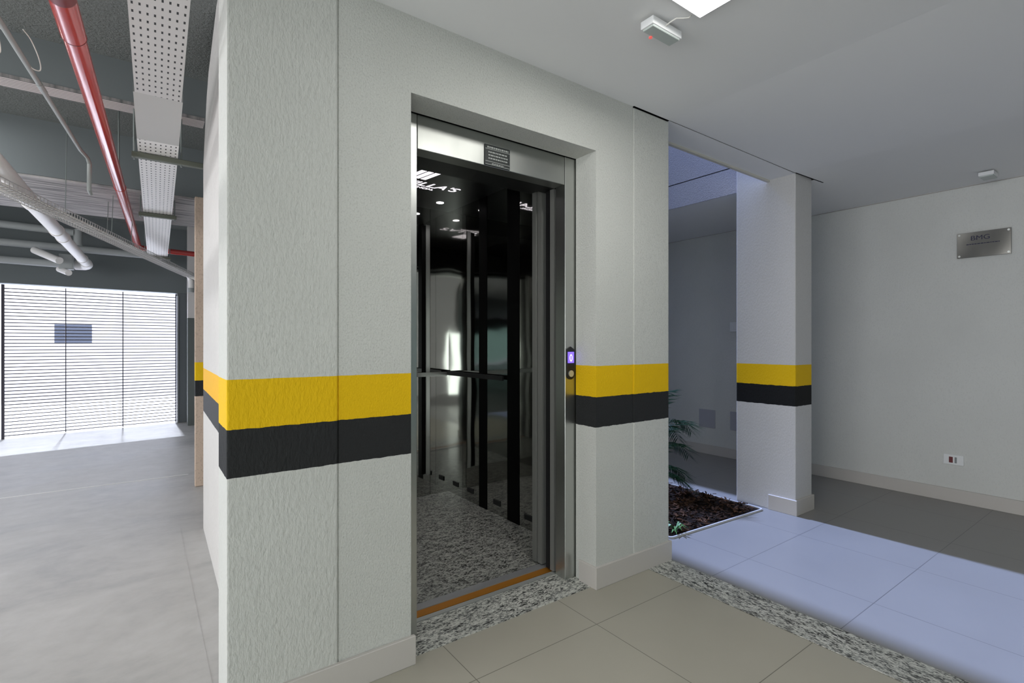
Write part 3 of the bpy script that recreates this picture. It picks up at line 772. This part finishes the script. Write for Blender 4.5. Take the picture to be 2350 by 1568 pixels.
struct('wall_entrance_side', MB().box(-2.1, -2, -18, -5, -.1, 2.7), M['wall_plain'], 'hidden side wall of the entrance passage', 'wall')
struct('wall_entrance_side.001', MB().box(18, 18.1, -18, -3.5, -.1, 2.7), M['wall_plain'], 'hidden far side wall of the entrance passage', 'wall')
struct('floor_entrance.001', MB().box(5.1, 18, -5.0, -3.6, -.08, -.005), M['tile_light'], 'hidden side floor of the entrance passage', 'floor')
struct('ceiling_entrance.001', MB().box(4.9, 18, -5.05, -3.6, 2.43, 2.7), M['ceiling'], 'hidden side ceiling of the entrance passage', 'ceiling')
struct('wall_entrance_side.002', MB().box(5.1, 18, -3.7, -3.6, -.1, 2.7), M['wall_plain'], 'hidden wall beside the entrance passage', 'wall')
struct('wall_street', MB().box(-9, 24, -24, -23.8, -.1, 3), M['hedge'], 'hidden greenish wall across the entrance street', 'wall')
struct('wall_entrance_top', MB().box(-2.1, 18.1, -18.1, -18, 1.85, 2.7), M['beam'], 'hidden dark band above the entrance gate', 'wall')
rg = thing('entrance_gate', 'slatted entrance gate behind the viewpoint', 'gate', (3, -17.9, 0))
b_ = MB()
for k in range(24): b_.box(-2, 18, -17.9, -17.88, .03+k*.077, .066+k*.077)
b_.build('slat_panel', M['gate'], rg)
for x in (-1.5, 2., 5.5, 9, 12.5, 16): MB().box(x-.03, x+.03, -17.92, -17.86, 0, 1.85).build('post', M['gate'], rg)
# unseen sheet added to dim sun and sky over the light well
def tinted(name, c_):
    m = bpy.data.materials.new(name); m.use_nodes = True; t = m.node_tree
    for n_ in list(t.nodes): t.nodes.remove(n_)
    o_ = t.nodes.new('ShaderNodeOutputMaterial'); g_ = t.nodes.new('ShaderNodeBsdfTransparent')
    g_.inputs[0].default_value = (*c_, 1); t.links.new(g_.outputs[0], o_.inputs[0]); return m
M['well_filter'] = tinted('well_filter_tint', (.14, .165, .25))
struct('well_filter_sheet', MB().quad((2.2, .05, 4.62), (3.8, .05, 4.62), (3.8, 6.1, 4.62), (2.2, 6.1, 4.62)), M['well_filter'], 'unseen added filter sheet dimming the daylight in the light well', 'window')

# ================================================================== LIGHT
w = bpy.data.worlds.new('World'); scene.world = w; w.use_nodes = True
bg = w.node_tree.nodes['Background']; bg.inputs[0].default_value = (.80, .87, 1, 1); bg.inputs[1].default_value = 3.0
def light(name, kind, loc, energy, color=(1, 1, 1), rot=(0, 0, 0), size=None, **k):
    d_ = bpy.data.lights.new(name, kind); d_.energy = energy; d_.color = color
    if size: d_.shape = 'RECTANGLE'; d_.size, d_.size_y = size
    for a_, v_ in k.items(): setattr(d_, a_, v_)
    o = bpy.data.objects.new(name, d_); o.location = loc; o.rotation_euler = rot; COL.objects.link(o); return o
# sun shines down the light well and through the gate, from +y
sd_ = V((.04, -2.34/1.28, -2.34)).normalized()
s = light('sun', 'SUN', (0, 10, 10), 24., (.80, .86, 1.), angle=R(1.6))
s.rotation_euler = sd_.to_track_quat('-Z', 'Y').to_euler()
light('led_panel_lamp', 'AREA', (1.48, -.84, 2.40), 8, (1, .985, .94), (0, 0, 0), (.38, .38))
light('lobby_fill', 'AREA', (3.1, -3.2, 2.40), 4, (1, .985, .94), (0, 0, 0), (.38, .38))  # unseen panel added as soft fill for the lobby
for x, y, e_ in ((-1.7, .75, 34), (-1.3, 3.0, 14), (-3.8, 1.0, 14), (-4, 5.5, 40)):
    light('garage_fill', 'AREA', (x, y, 2.44 if 3.5 < y < 4.8 else 2.86), e_, (.97, .98, 1), (0, 0, 0), (.15, 1.2))  # unseen ceiling fills added to brighten the garage
for x_, y_ in ((1.1, 1.6), (1.1, .75), (1.8, .7)): light('car_spot', 'SPOT', (x_, y_, 2.24), 5, (1, .96, .95), (0, 0, 0), None, spot_size=R(120), spot_blend=.6, shadow_soft_size=.03)  # unseen spots added to brighten the car interior
light('side_fill', 'AREA', (-5.8, -.8, 1.2), 245, (.97, .98, 1.), (R(90), 0, R(-90)), (6.5, 2.0))  # added area fill brightening the shaft side and the right wall
light('low_fill', 'AREA', (-1.7, -3.2, .8), 25, (.90, 1., .95), (R(90), 0, R(-32)), (1.6, 1.3))  # added low fill for the lower part of the lift wall
light('car_spot', 'SPOT', (1.813, 1.649, 2.24), 5, (1, .96, .95), (0, 0, 0), None, spot_size=R(120), spot_blend=.6, shadow_soft_size=.03)

# ================================================================== CAMERA
cam = bpy.data.cameras.new('camera'); co = bpy.data.objects.new('camera', cam); COL.objects.link(co)
co.location = (0, -1.7562, 1.2); co.rotation_euler = (R(90), 0, R(-36.1))
cam.sensor_width = 36; cam.lens = 36*1164/2350; cam.shift_y = 3/2350; cam.clip_start = .02
scene.camera = co
scene.view_settings.view_transform = 'Standard'
scene.view_settings.look = 'None'
scene.view_settings.exposure = .13
scene.cycles.use_denoising = True
scene.cycles.max_bounces = 7
scene.cycles.diffuse_bounces = 4
scene.cycles.glossy_bounces = 5
scene.cycles.use_adaptive_sampling = True
scene.cycles.adaptive_threshold = .03
scene.cycles.sample_clamp_indirect = 6
